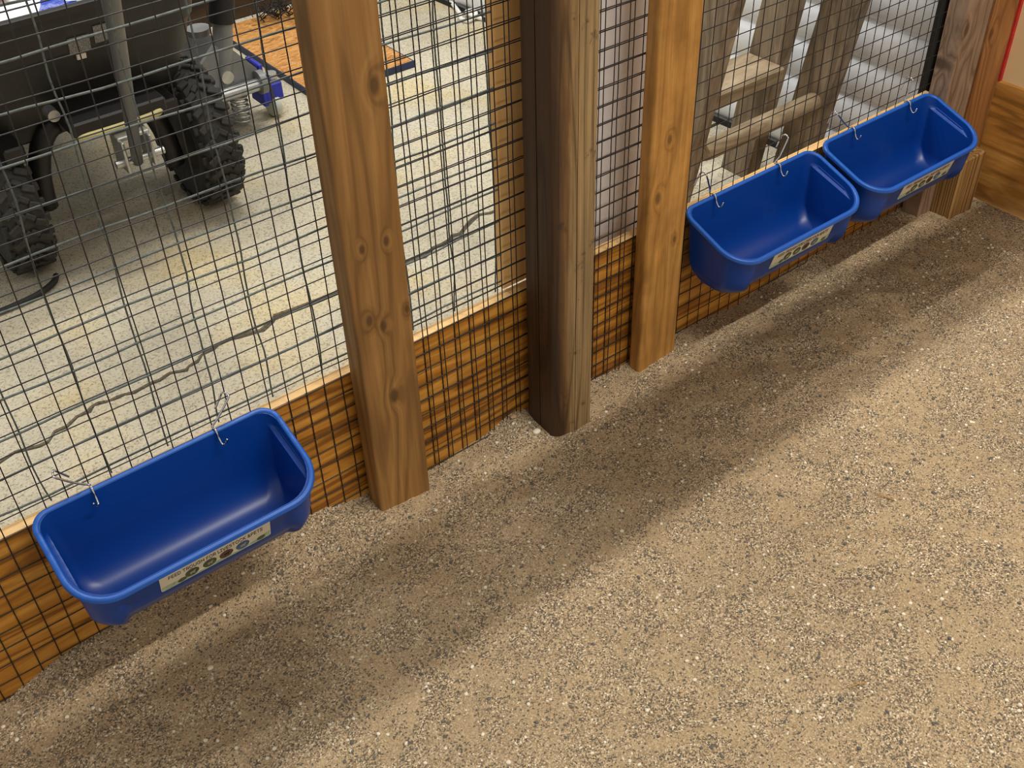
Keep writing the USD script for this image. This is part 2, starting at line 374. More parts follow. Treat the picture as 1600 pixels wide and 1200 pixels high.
def osb():
    n = {'g': ('geometry', {}), 'm': ('mapping', {'scale': (16, 34, 1), 'rotation': (0, 0, .12)}), 'n': ('noise_texture', {'scale': 1.0, 'detail': 7, 'roughness': .75, 'distortion': 2.5}),
         'r': ('rgb_ramp', {'ramp': [(.34, lin((112, 66, 24))), (.46, lin((186, 128, 62))), (.58, lin((212, 158, 92))), (.75, lin((230, 186, 124)))]}), 'p': ('principled_bsdf', {'roughness': .6})}
    return M('strand_board', n, [('g.position', 'm.vector'), ('m.vector', 'n.vector'), ('n.fac', 'r.fac'), ('r.color', 'p.base_color')])


mat_osb = osb()


def bag():
    n = {'g': ('geometry', {}), 'n': ('noise_texture', {'scale': 9.0, 'detail': 1.5}), 'r': ('rgb_ramp', {'interpolate': False, 'ramp': [(0.0, lin((10, 10, 14))), (.34, lin((20, 60, 170))), (.42, lin((226, 230, 236)))]}),
         'p': ('principled_bsdf', {'roughness': .35}), 'w': ('noise_texture', {'scale': 40.0, 'detail': 3}), 'b': ('bump', {'strength': .5, 'distance': .01})}
    return M('feed_bag', n, [('g.position', 'n.vector'), ('n.fac', 'r.fac'), ('r.color', 'p.base_color'), ('g.position', 'w.vector'), ('w.fac', 'b.height'), ('b.normal', 'p.normal')])


mat_bag = bag()

# ------------------------------------------------------------------ sand floor of the pen
CX = [-2.5, -.5, -0.043, 0.01, .037, .063, .25, .435, .467, .496, .523, .657, .693, .725, .772, .823, .87, 1.013, 1.06, 1.212, 1.375, 1.463, 1.652, 1.777, 1.896, 2.1]
CZ = [.0, .0, -.002, .013, .024, .028, .034, .038, .035, .026, .022, -.001, .001, .003, .008, .024, .012, .003, -.006, .006, -.008, .004, .014, .009, .012, .006]


def sand_h(x, y):
    x, y = np.asarray(x, float), np.asarray(y, float)
    c = np.interp(x, CX, CZ) * np.exp(-np.clip(-y, 0, None) / .09)
    p = np.stack([x, y, np.zeros_like(x)], -1)
    big = (meshkit.fbm(p * [5, 7, 1], 3, 3) - .5) * .026
    rot = np.stack([.8 * x - .6 * y, .6 * x + .8 * y, 0 * x], -1)
    ridge = (meshkit.fbm(rot * [4, 16, 1], 3, 11) - .5) * .020
    med = (meshkit.fbm(p * 26, 3, 5) - .5) * .007
    small = (meshkit.fbm(p * 110, 2, 9) - .5) * .0026
    away = np.clip(-y / .10, 0, 1)
    away = away * np.clip((2.05 - x) / .15, 0, 1)
    return c + (big + ridge) * away + med * (.35 + .65 * away) + small


xs = np.concatenate([np.linspace(-2.2, -.18, 30), np.arange(-.15, 2.041, .0055)])
ys = np.concatenate([np.linspace(-2.6, -1.06, 26), np.arange(-1.03, .013, .0055)])
X, Y = np.meshgrid(xs, ys, indexing='ij')
Z = sand_h(X, Y)
V = np.stack([X, Y, Z], -1).reshape(-1, 3)
i, j = np.meshgrid(np.arange(len(xs) - 1), np.arange(len(ys) - 1), indexing='ij')
nY = len(ys)
q = np.stack([i * nY + j, (i + 1) * nY + j, (i + 1) * nY + j + 1, i * nY + j + 1], -1).reshape(-1, 4)
obj('floor', (V, q), mat_sand, smooth=True, kind='structure', label='tan gritty sand floor of the animal pen')

ico = trimesh.creation.icosahedron()


peb = thing('pebbles', 'small white, dark grey and tan pebbles scattered over the sand', 'pebbles', kind='stuff')
KEEP = [(.53, .635, -.06), (.84, .945, -.10), (1.078, 1.182, -.05), (1.86, 2.05, -.11)]


def pebbles(name, n, smin, smax, mat, seed, ico=ico):
    r = np.random.RandomState(seed)
    px = r.uniform(-.12, 2.0, n)
    py = -r.uniform(.012, 1.0, n)
    size = smin + (smax - smin) * r.power(.45, n)
    pz = sand_h(px, py)
    vs, fs = [], []
    for k in range(n):
        if any(a < px[k] < b and py[k] > c for a, b, c in KEEP):
            continue
        s = size[k] * np.array([1, r.uniform(.6, 1), r.uniform(.45, .75)])
        a = r.uniform(0, 6.28)
        R = np.array([[math.cos(a), -math.sin(a), 0], [math.sin(a), math.cos(a), 0], [0, 0, 1]])
        v = (ico.vertices * (1 + r.uniform(-.18, .18, (12, 1))) * s) @ R.T + [px[k], py[k], pz[k] + s[2] * .25]
        fs.append(ico.faces + 12 * len(vs))
        vs.append(v)
    obj(name, (np.vstack(vs), np.vstack(fs)), mat, peb, smooth=True, kind='stuff')


pebbles('white_pebbles', 3400, .0009, .0038, mat_peb_w, 1)
pebbles('dark_pebbles', 2600, .0009, .0036, mat_peb_d, 2)
pebbles('tan_pebbles', 3000, .0010, .0032, mat_peb_t, 3)


def stone(x, y, s, label, mat=None):
    m = trimesh.creation.icosphere(2, 1.0)
    m.vertices *= (1 + .25 * (meshkit.fbm(m.vertices * 1.5 + s * 1000, 2) - .5))[:, None] * np.array([1, .8, .6]) * s
    m.apply_translation((x, y, float(sand_h(x, y)) + s * .3))
    obj('stone', m, mat or mat_peb_w, smooth=True, label=label, cat='stone')


stone(.202, -.132, .0046, 'white pebble lying alone on the sand in front of the nearest trough')
stone(.833, -.058, .0075, 'white stone chip at the left foot of the dark weathered post')
stone(.822, -.010, .0060, 'pale stone on the sand mound between the dark post and the mesh', mat_peb_t)
for k, (sx, sy, a, ln, lb) in enumerate([(1.163, -.508, -1.2, .03, 'longest straw on the sand, below the middle trough'), (.856, -.70, -.4, .022, 'short straw on the open sand near the bottom of the picture')]):
    z = float(sand_h(sx, sy)) + .002
    obj('straw', tube(spline([(sx - ln / 2 * math.cos(a), sy - ln / 2 * math.sin(a), z), (sx, sy + .001, z + .001), (sx + ln / 2 * math.cos(a), sy + ln / 2 * math.sin(a), z)], 4), .0009, 6), mat_straw, smooth=True, label=lb, cat='straw')

# ------------------------------------------------------------------ concrete aisle floor, cracked along its length
FZ = -.05
crack = [(-2.5, .50), (-.6, .56), (-.1, .52), (.117, .532), (.147, .54), (.188, .528), (.201, .529), (.221, .547), (.24, .547), (.266, .561), (.287, .561), (.3, .572), (.314, .571), (.326, .566), (.346, .565), (.357, .565), (.374, .558), (.386, .56), (.409, .563),
         (.426, .561), (.45, .568), (.476, .556), (.487, .564), (.505, .567), (.52, .58), (.544, .583), (.56, .588), (.585, .59), (.609, .584), (.629, .58), (.648, .575), (.678, .589), (.691, .6), (.716, .598), (.761, .592), (.82, .592), (.91, .587),
         (1.023, .586), (1.042, .583), (1.078, .598), (1.104, .596), (1.121, .601), (1.139, .61), (1.153, .605), (1.174, .617), (1.207, .635), (1.231, .643), (1.256, .633), (1.5, .61), (1.9, .6), (3.2, .62)]
up, dn = [], []
for k, (x, y) in enumerate(crack):
    w = .0032 + .0030 * abs(math.sin(k * 1.7)) + (.002 if .6 < x < 1.25 else 0)
    dn.append((x + rnd.uniform(-.003, .003), y - w))
    up.append((x + rnd.uniform(-.003, .003), y + w))
slab = thing('floor', 'pale concrete aisle floor with a jagged crack', None, kind='structure')
near = sg.Polygon([(-2.5, -.02), *dn, (3.2, -.02)]).buffer(0)
far = sg.Polygon([(-2.5, 5.5), *up, (3.2, 5.5)]).buffer(0)
for g in (near, far):
    e = trimesh.creation.extrude_polygon(g, .05, engine='earcut')
    e.apply_translation((0, 0, FZ - .05))
    obj('slab', e, mat_conc, slab)
obj('crack_fill', box(-2.5, 3.2, .40, .75, FZ - .06, FZ - .005), mat_grit, slab)

# ------------------------------------------------------------------ fence boards, posts, rail
for x0, x1, lb in [(-1.6, .582, 'orange-brown stained board behind the mesh, behind the nearest trough'), (.584, .892, 'stained board behind doubled mesh between orange post and dark post'),
                   (.894, 1.128, 'short stained board behind mesh just right of the dark post'), (1.13, 1.90, 'stained board behind mesh under the two far troughs')]:
    kb = thing('kick_board', lb, 'board')
    obj('face', rbox(x0, x1, 0, .018, -.07, .261, .0008), mat_board, kb)
    obj('sawn_edge', box(x0, x1, .0004, .0176, .261, .2622), mat_edge, kb, label='pale bare wood along the top edge')



def post(name, x0, x1, y0, y1, z1, mat, label, r=.004, z0=-.07, cracks=()):
    pg = sg.box(x0 + r, y0 + r, x1 - r, y1 - r).buffer(r, quad_segs=4)
    for a, b, w, dx, dy in cracks:
        pg = pg.difference(sg.LineString([(a, b), (a + dx, b + dy)]).buffer(w, quad_segs=2))
    e = trimesh.creation.extrude_polygon(pg, z1 - z0, engine='earcut')
    e.apply_translation((0, 0, z0))
    return obj(name, e, mat, smooth=40, label=label, cat='post')


post('fence_post', .537, .627, -.045, -.0078, 2.30, mat_post1, 'orange-brown stained square post with knots, right of the nearest trough')
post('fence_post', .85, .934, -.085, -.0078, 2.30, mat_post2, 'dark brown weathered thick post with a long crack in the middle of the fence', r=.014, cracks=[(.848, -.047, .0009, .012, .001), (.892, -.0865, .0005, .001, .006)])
post('fence_post', 1.085, 1.175, -.036, -.0078, 2.30, mat_post3, 'bright orange stained post left of the middle trough', r=.006)
pz = man(box(1.87, 1.9555, -.046, -.0078, .142, 2.30)) + man(box(1.87, 1.9155, -.046, -.0078, -.07, .15))
obj('fence_post', unman(pz), mat_post4, label='grey-brown weathered post with knots behind the farthest trough', cat='post')
pz = man(box(1.957, 2.043, -.050, .03, .142, 2.30)) + man(box(2.0, 2.043, -.050, .03, -.07, .15))
obj('fence_post', unman(pz), mat_post5, label='brown stained corner post standing above the wood block', cat='post')
obj('wood_block', rbox(1.917, 1.998, -.092, -.002, -.05, .140, .003), mat_block, label='short square timber block standing in the sand at the pen corner', cat='block')
px0, px1, pyz = -.9, 2.044, lambda x: -.726
pv = [(x, pyz(x) + dy, z) for x in (px0, px1) for dy in (-.060, .060) for z in (1.19, 1.215)]
obj('perch', trimesh.convex.convex_hull(np.array(pv)), mat_post3, label='wooden perch plank crossing the pen above the sand', cat='perch')
obj('fence_stud', rbox(.832, .90, .018, .036, .263, 2.30, .002), mat_fresh, label='fresh pale orange stud behind the mesh, left of the dark post', cat='stud')
obj('white_panel', rbox(.925, 1.277, .06, .078, -.04, 1.60, .002), mat_white, label='plain white panel behind the mesh between the dark post and bright orange post', cat='panel')


# ------------------------------------------------------------------ wire mesh
def wire_v(x, y, z0, z1, r, amp, seed, sides=6, step=.03, amp_y=None):
    zs = np.arange(z0, z1 + step, step)
    s = np.stack([zs * 9, 0 * zs + seed * 7.3, 0 * zs], -1)
    dx = (meshkit.fbm(s, 2, seed) - .5) * 2 * amp
    dy = (meshkit.fbm(s + 50, 2, seed) - .5) * 2 * (amp if amp_y is None else amp_y)
    return tube(np.stack([x + dx, y + dy, zs], -1), r, sides)


def wire_h(z, y, x0, x1, r, amp, seed, sides=6, step=.03, amp_y=None):
    a = np.arange(x0, x1 + step, step)
    s = np.stack([a * 9, 0 * a + seed * 5.1, 0 * a], -1)
    dz = (meshkit.fbm(s, 2, seed + 90) - .5) * 2 * amp
    dy = (meshkit.fbm(s + 50, 2, seed) - .5) * 2 * (amp if amp_y is None else amp_y)
    return tube(np.stack([a, y + dy, z + dz], -1), r, sides)


def mesh_panel(label, x0, x1, xa, za, y, pitch=.0281, zpitch=.0287, r=.00078, z0=-.03, z1=1.235, seed=0, amp=.0012):
    t = thing('wire_mesh', label, 'wire mesh')
    k = math.ceil((x0 - xa) / pitch)
    while xa + k * pitch <= x1:
        obj('vertical_wire', wire_v(xa + k * pitch, y, z0, z1, r, amp, seed + k, amp_y=.0002), mat_wire, t, smooth=True)
        k += 1
    k = math.ceil((z0 + .01 - za) / zpitch)
    while za + k * zpitch <= z1:
        obj('horizontal_wire', wire_h(za + k * zpitch, y - .0010, x0 - .01, x1 + .01, r, amp, seed + k, amp_y=.0002), mat_wire, t, smooth=True)
        k += 1


mesh_panel('black square wire mesh on the left, ending at the bright orange post', -.60, 1.09, .4141, .0606, -.0012, seed=100)
mesh_panel('black square wire mesh on the right, reaching from the brown post to the corner', .61, 1.87, .4141 + .0055, .0606 + .0045, -.0050, seed=300)

t = thing('fence_wire', 'wavy galvanised farm fence wire behind the boards on the left', 'fence wire')
for k in range(-11, 7):
    obj('vertical_wire', wire_v(.352 + .0785 * k, .024, .262, 1.235, .00115, .008, 500 + k, step=.02, amp_y=.003), mat_galv, t, smooth=True)
for k in range(0, 18):
    obj('horizontal_wire', wire_h(.277 + .0533 * k, .0215, -.60, .81, .00145, .004, 550 + k, step=.04, amp_y=.002), mat_galv, t, smooth=True)

# ------------------------------------------------------------------ feed troughs
TL, TW, SL, TD = .326, .135, .354, .140
RB, RF = .022, .050
TIN, TCH = .003, .010


def outline_ring(a, v0, v1, rb, rf, n=10, ns=10):
    """closed ring in (u, v): back edge left to right, right side, front right to left, left side"""
    rb, rf = min(rb, (v1 - v0) * .49, a * .9), min(rf, (v1 - v0) * .5, a * .9)
    P = []
    def arc(cx, cy, r, a0, a1):
        for t in np.linspace(a0, a1, n):
            P.append((cx + r * math.cos(t), cy + r * math.sin(t)))
    def seg(p, q, m):
        for t in np.arange(1, m) / m:
            P.append((p[0] + (q[0] - p[0]) * t, p[1] + (q[1] - p[1]) * t))
    arc(-a + rb, v0 + rb, rb, math.pi, 1.5 * math.pi)
    seg((-a + rb, v0), (a - rb, v0), 24)
    arc(a - rb, v0 + rb, rb, 1.5 * math.pi, 2 * math.pi)
    seg((a, v0 + rb), (a, v1 - rf), ns)
    arc(a - rf, v1 - rf, rf, 0, .5 * math.pi)
    seg((a - rf, v1), (-a + rf, v1), 24)
    arc(-a + rf, v1 - rf, rf, .5 * math.pi, math.pi)
    seg((-a, v1 - rf), (-a, v0 + rb), ns)
    return np.array(P)


def ring(t, off, panel_end=0.0, panel_front=0.0):
    """trough wall ring at t (0 rim, 1 bottom), shifted inward by off"""
    t0 = .58
    e = 0 if t <= t0 else 1 - math.sqrt(max(0, 1 - ((t - t0) / (1 - t0)) ** 2))
    tb = .70
    e2 = 0 if t <= tb else 1 - math.sqrt(max(0, 1 - ((t - tb) / (1 - tb)) ** 2))
    v0 = .004 * t + .040 * e
    v1 = TW - .011 * t - .048 * e
    a = TL / 2 - .009 * t - .026 * e2
    uv = outline_ring(a - off, v0 + off, v1 - off, RB, RF)
    if panel_end:
        lim = a - off - panel_end
        uv[:, 0] = np.clip(uv[:, 0], -lim, lim)
    if panel_front:
        w = np.clip((.118 - np.abs(uv[:, 0])) / .003, 0, 1)
        vm = v1 - off - panel_front
        uv[:, 1] = np.where(uv[:, 1] > vm, uv[:, 1] * (1 - w) + vm * w, uv[:, 1])
    s = 1 - t
    z = -s * uv[:, 1] * SL - t * TD
    if t < 1:
        z = z - off * 0
    return np.stack([uv[:, 0], -uv[:, 1], z], -1)


def prec(t):
    return .002 + .014 * min(t, .8) * min(1, (1 - t) / .2)


def trough_body():
    rings = []
    for t in (1.0, .995, .98, .955, .92, .88, .83, .78, .72, .66, .6, .54, .48, .42, .34, .26, .18, .12, .105):
        rings.append(ring(t, 0.0, .0035 if t < .9 else 0, prec(t)))
    for t in (.09, .06, .03, .0):
        rings.append(ring(t, 0.0))
    for t in (.0, .05, .10, .135):
        rings.append(ring(t, TIN))
    for t in (.15, .155, .2, .26, .34, .42, .48, .54, .6, .66, .72):
        rings.append(ring(t, TIN, .0065, prec(t)))
    for t in (.78, .83, .88, .92, .955, .98, .995, 1.0):
        r = ring(t, TIN, .0065 * (1 - (t - .72) / .28), prec(t))
        r[:, 2] += TIN * (t - .72) / .28
        rings.append(r)
    return loft(rings)


def trough_rim():
    base = ring(0, -.001)
    c = base.mean(0)
    d = base - np.roll(base, 1, 0) + np.roll(base, -1, 0) - base
    d /= np.linalg.norm(d, axis=1, keepdims=True)
    nrm = np.cross(d, [0, 0, 1.0])
    nrm /= np.linalg.norm(nrm, axis=1, keepdims=True)
    if ((base - c) * nrm).sum() < 0:
        nrm = -nrm
    prof = [(-.0042, -.001), (-.0036, .0010), (-.002, .0020), (.001, .0022), (.0030, .0012), (.0038, -.0008), (.0038, -.0046), (.0026, -.0048), (.0024, -.0022), (-.002, -.0022)]
    rings = [base + nrm * p[0] + np.array([0, 0, p[1]]) for p in prof]
    rings.append(rings[0])
    return loft(rings, closed_ends=False)


# profile of the outer front wall, for what is stuck on it
tt = np.linspace(.085, .93, 60)
FP = []
for t in tt:
    r = ring(float(t), 0, 0, prec(float(t)))
    k = np.argmin(np.abs(r[:, 0]) + 10 * (r[:, 1] > -TW * .5 + .03 * t))
    mid = r[(np.abs(r[:, 0]) < .09) & (r[:, 1] < r[:, 1].mean())]
    FP.append(mid.mean(0)[1:])
FP = np.array(FP)
FS = np.concatenate([[0], np.cumsum(np.linalg.norm(np.diff(FP, axis=0), axis=1))])
FT = np.gradient(FP, axis=0)
FT /= np.linalg.norm(FT, axis=1, keepdims=True)
FN = np.stack([FT[:, 1], -FT[:, 0]], -1)
FN *= np.sign(-FN[10, 0] or 1)


def on_front(v):
    """(u, distance below the rim, height off the wall) -> trough space"""
    v = np.asarray(v, float)
    y = np.interp(v[:, 1], FS, FP[:, 0]) + v[:, 2] * np.interp(v[:, 1], FS, FN[:, 0])
    z = np.interp(v[:, 1], FS, FP[:, 1]) + v[:, 2] * np.interp(v[:, 1], FS, FN[:, 1])
    return np.stack([v[:, 0], y, z], -1)


def stick(poly, h0, h1):
    """a flat shape (u, s) bent on to the front wall, from height h0 to h1"""
    g = []
    minx, miny, maxx, maxy = poly.bounds
    for a in np.arange(miny, maxy, .003):
        cut = poly.intersection(sg.box(minx - 1, a, maxx + 1, min(a + .003, maxy)))
        for c in getattr(cut, 'geoms', [cut]):
            if c.geom_type == 'Polygon' and c.area > 1e-9:
                g.append(trimesh.creation.extrude_polygon(c, h1 - h0, engine='earcut'))
    m = cat(g)
    m.vertices[:, 2] += h0
    m.vertices = on_front(m.vertices)
    return m


def disc(x, s, rx, ry, n=20):
    a = np.linspace(0, 2 * np.pi, n, endpoint=False)
    return sg.Polygon(np.stack([x + rx * np.cos(a), s + ry * np.sin(a)], -1))


def animal(x, s, k):
    """a small standing four-legged silhouette"""
    q = .0048
    b = disc(x, s, q * .75, q * .36)
    h = disc(x + q * .75, s - q * .4, q * .3, q * .25)
    ng = sg.Polygon([(x + q * .4, s - q * .3), (x + q * .7, s - q * .6), (x + q * .9, s - q * .2), (x + q * .6, s + q * .1)])
    u = b.union(h).union(ng)
    for lx in (-.55, -.25, .3, .55):
        u = u.union(sg.box(x + q * lx, s, x + q * (lx + .14), s + q * .85))
    return u.buffer(0)


def make_trough(label, loc):
    t = thing('feed_trough', label, 'feed trough', loc, 'blue feed troughs hung on the fence')
    obj('body', trough_body(), mat_blue, t, smooth=38)
    obj('rim', trough_rim(), mat_rim, t, smooth=50)
    U0, U1, S0, S1 = -.070, .082, .005, .044
    lab = obj('sticker', stick(sg.box(U0 + .003, S0 + .003, U1 - .003, S1 - .003).buffer(.003), .0002, .0007), mat_sticker, t, label='cream paper sticker with printed words and pictures')
    grass = [(U0 + .001, S1 - .001), (U0 + .001, S1 - .009)] + [(U0 + .001 + (U1 - U0 - .002) * k / 14, S1 - .009 - .002 * math.sin(k * 1.1) + .004 * math.sin(k * math.pi / 14)) for k in range(1, 14)] + [(U1 - .001, S1 - .012), (U1 - .001, S1 - .001)]
    obj('printed_grass', stick(sg.Polygon(grass).buffer(0), .0007, .0009), mat_sticker_green, lab)
    tm = meshkit.text_mesh('FEED TROUGH FOR LIVESTOCK &PETS', .0052, .0003)
    w = tm.vertices[:, 0].max()
    tm.vertices[:, 0] *= (.130 / w)
    v = tm.vertices.copy()
    v = np.stack([U0 + .011 + v[:, 0], S0 + .0175 - v[:, 1] * 1.45, .0007 + v[:, 2]], -1)
    tm.vertices = on_front(v)
    tm.invert()
    obj('printed_words', tm, mat_ink, lab)
    for k, (px, mt) in enumerate([(-.028, mat_pic_a), (-.004, mat_pic_a), (.019, mat_pic_b), (.042, mat_pic_c)]):
        obj('printed_picture', stick(disc(px, S0 + .0275, .0094, .0082), .0008, .0011), mt, lab)
        obj('printed_animal', stick(animal(px, S0 + .0275, k), .0011, .0013), mat_pic_w if k != 2 else mat_ink, lab)
    for px in (-.042, .068):
        obj('printed_bush', stick(disc(px, S0 + .033, .006, .004), .0009, .0011), mat_pic_a, lab)
    return t


tr0 = make_trough('nearest blue plastic feed trough, alone on the left with readable sticker', (.245, -.016, .285))


def copy_trough(label, loc):
    was = tr0.GetPrim()
    n = UsdGeom.Xform.Define(stage, '/World/' + numbered('feed_trough'))
    n.GetPrim().GetReferences().AddInternalReference(was.GetPath())
    n.GetPrim().SetInstanceable(True)
    UsdGeom.XformCommonAPI(n).SetTranslate(Gf.Vec3d(*loc))
    tag(n, label, 'feed trough', 'blue feed troughs hung on the fence')


copy_trough('middle blue plastic feed trough, just right of the bright orange post', (1.355, -.013, .277))
copy_trough('farthest blue plastic feed trough, at the pen corner above the wood block', (1.70, -.016, .281))


def hook(label, xr, zr, yr, xt, zt, dx, inside=.018):
    """wire S-hook: inside the trough, over its back rim, up to a mesh wire, over it and down behind"""
    n = (dx, 0)
    sgn = 1 if dx > 0 else -1
    p = [(xr - dx * .45, yr - .019, zr - .004), (xr - dx * .25, yr - .0185, zr - .011), (xr - dx * .06, yr - .0145, zr - .0135), (xr, yr - .0085, zr - .006), (xr, yr - .0060, zr + .002),
         (xr, yr - .001, zr + .0062), (xr, yr + .0075, zr + .003),
         (xr + (xt - xr) * .35, -.0082, zr + (zt - zr) * .35), (xr + (xt - xr) * .92, -.0082, zr + (zt - zr) * .92), (xt, -.0066, zt + .001),
         (xt + dx * .10, -.002, zt + .0040), (xt + dx * .28, .003, zt + .0012), (xt + dx * .45, .0045, zt - .004), (xt + dx * 1.1, .0055, zt - .020)]
    obj('wire_hook', tube(spline(p, 6), .0015, 8), mat_chrome, smooth=True, label=label, cat='hook', group='bent wire hooks holding the troughs')


hook('bent wire hook at the left end of the nearest trough', .160, .285, -.016, .126, .322, .016)
hook('bent wire hook at the right end of the nearest trough', .328, .285, -.016, .360, .322, -.016)
hook('bent wire hook at the left end of the middle trough', 1.262, .277, -.013, 1.246, .322, -.012)
hook('bent wire hook at the right end of the middle trough', 1.425, .277, -.013, 1.450, .322, -.012)
hook('bent wire hook at the left end of the farthest trough', 1.625, .281, -.016, 1.584, .322, -.006)
hook('bent wire hook at the right end of the farthest trough', 1.790, .281, -.016, 1.804, .322, -.012)

# ------------------------------------------------------------------ right wall of the pen
w = thing('wall_right', 'stained low board and paler panel of the right pen wall', None, kind='structure')
obj('board', rbox(2.045, 2.061, -2.6, .03, -.07, .262, .0012), mat_wallboard, w)
obj('panel', box(2.052, 2.061, -2.6, .03, .262, 1.28), mat_upper, w)
obj('red_edge', box(2.0435, 2.0518, -.0545, -.0495, .263, 1.28), mat_redline, w, label='thin red edge of the upper panel')

# ribbed metal door beyond the fence: one slat per rib
d = thing('door', 'ribbed galvanised metal door beyond the mesh on the right', None, kind='structure')


def door_x(y):
    return 1.982 - .052 * (y - .4)


PR = []
P = .0895
for k in range(9):
    s = k / 8
    PR.append((-.011 * math.sin(math.pi * s) ** .6, .012 + (P - .012) * s))
prof = [(0.004, 0.0), (0.004, .010)] + PR
for k in range(14):
    z0 = -.040 + k * P - .012 + .0045
    rings = []
    for y in (.035, 3.0):
        pts = [(door_x(y) + a, y, z0 + b) for a, b in prof] + [(door_x(y) + .02, y, z0 + P - .0003), (door_x(y) + .02, y, z0 + .0003)]
        rings.append(np.array(pts))
    mm = loft(rings)
    obj('slat', mm, mat_metal_door, d, smooth=35)
r2 = []
for y in (.035, 3.0):
    x = door_x(y)
    r2.append(np.array([(x - .014, y, FZ), (x + .02, y, FZ), (x + .02, y, -.044), (x - .006, y, -.046), (x - .014, y, -.034)]))
obj('bottom_seal', loft(r2), mat_rubber, d)
obj('door_track', rbox(1.925, 1.955, .030, .050, FZ, 1.28, .002), mat_black, label='black vertical door track at the right end of the mesh', cat='track')
obj('rope', tube(spline([(1.95, 1.80, -.040), (1.90, 1.66, -.040), (1.878, 1.60, -.043), (1.862, 1.575, -.043), (1.868, 1.548, -.043), (1.90, 1.552, -.036), (1.912, 1.575, -.031), (1.895, 1.590, -.034), (1.885, 1.560, -.031), (1.91, 1.535, -.043), (1.935, 1.50, -.043), (1.93, 1.44, -.043)], 8), .0068, 10), mat_rope, smooth=True,
    label='loop of white rope on the concrete beside the metal door', cat='rope')

# ------------------------------------------------------------------ weathered bench behind the right mesh
b = thing('wooden_bench', 'weathered grey wooden bench frame of leaning planks behind the mesh', 'bench')


def plank(x0, x1, ybot, ytop, wid, z0, z1, mat, name):
    """upright plank facing -x whose top leans towards the fence"""
    v = []
    for z, y in ((z0, ybot), (z1, ytop)):
        v += [(x0, y, z), (x1, y, z), (x1, y + wid, z), (x0, y + wid, z)]
    m = trimesh.convex.convex_hull(np.array(v))
    obj(name, m, mat, b)


plank(1.485, 1.525, .295, .115, .105, FZ, .85, mat_grey, 'front_leg')
plank(1.862, 1.902, .259, .123, .085, FZ, .75, mat_grey, 'front_leg')
plank(1.80, 1.845, .363, .250, .077, FZ, .70, mat_grey, 'rear_leg')
plank(1.44, 1.484, .420, .300, .077, FZ, .70, mat_grey, 'rear_leg')
obj('seat', rbox(1.46, 1.80, .292, .40, .214, .250, .004), mat_greyx, b)
pts = np.array([(1.52, .25, .165), (1.54, .25, .165), (1.855, .25, .167), (1.866, .25, .167)])
obj('stretcher', tube(pts, [.019, .021, .021, .017], 20), mat_greyx, b, smooth=50)

# ------------------------------------------------------------------ board on the aisle floor and what lies there
s = thing('strand_board', 'flat strand board with dark blue edges lying on the concrete', 'board')
obj('sheet', box(1.249, 1.565, 1.398, 1.98, -.049, -.0305), mat_osb, s)
for q in (box(1.245, 1.249, 1.394, 1.98, -.05, -.031), box(1.249, 1.569, 1.394, 1.398, -.05, -.031), box(1.565, 1.569, 1.398, 1.98, -.05, -.031)):
    obj('painted_edge', q, mat_osb_edge, s)
obj('wooden_crate', rbox(1.02, 1.60, 2.05, 2.35, FZ, .16, .004), mat_darkbox, label='dark brown wooden box beyond the strand board', cat='box')
wads = []
for k in range(26):
    c = np.array([1.44 + npr.uniform(-.06, .06), 1.93 + npr.uniform(-.04, .04), -.022 + npr.uniform(0, .03)])
    a0, R0 = npr.uniform(0, 6.28), npr.uniform(.012, .03)
    a = a0 + np.linspace(0, 5, 14)
    wads.append(tube(np.stack([c[0] + R0 * np.cos(a), c[1] + R0 * np.sin(a), c[2] + .012 * np.sin(a * 1.7)], -1), .0016, 5))
obj('wire_tangle', cat(wads), mat_frame, smooth=True, label='tangle of black wire scraps on the strand board', cat='wire', kind='stuff')
obj('cable', tube(spline([(.05, .94, -.042), (.20, .965, -.042), (.285, .968, -.042), (.345, .975, -.041), (.385, .995, -.040), (.40, 1.02, -.042)], 8), .0065, 8), mat_rubber, smooth=True, label='black cable curving on the concrete by the left cart wheel', cat='cable')

# ------------------------------------------------------------------ dump cart
c = thing('dump_cart', 'black plastic tub garden cart with knobbly tyres on the concrete', 'cart')


def lathe(profile, n=48):
    """profile of (radius, x) turned about the x axis"""
    rings = []
    a = np.linspace(0, 2 * np.pi, n, endpoint=False)
    for r, x in profile:
        rings.append(np.stack([0 * a + x, r * np.cos(a), r * np.sin(a)], -1))
    m = loft(rings, closed_ends=True)
    m.fix_normals()
    return m


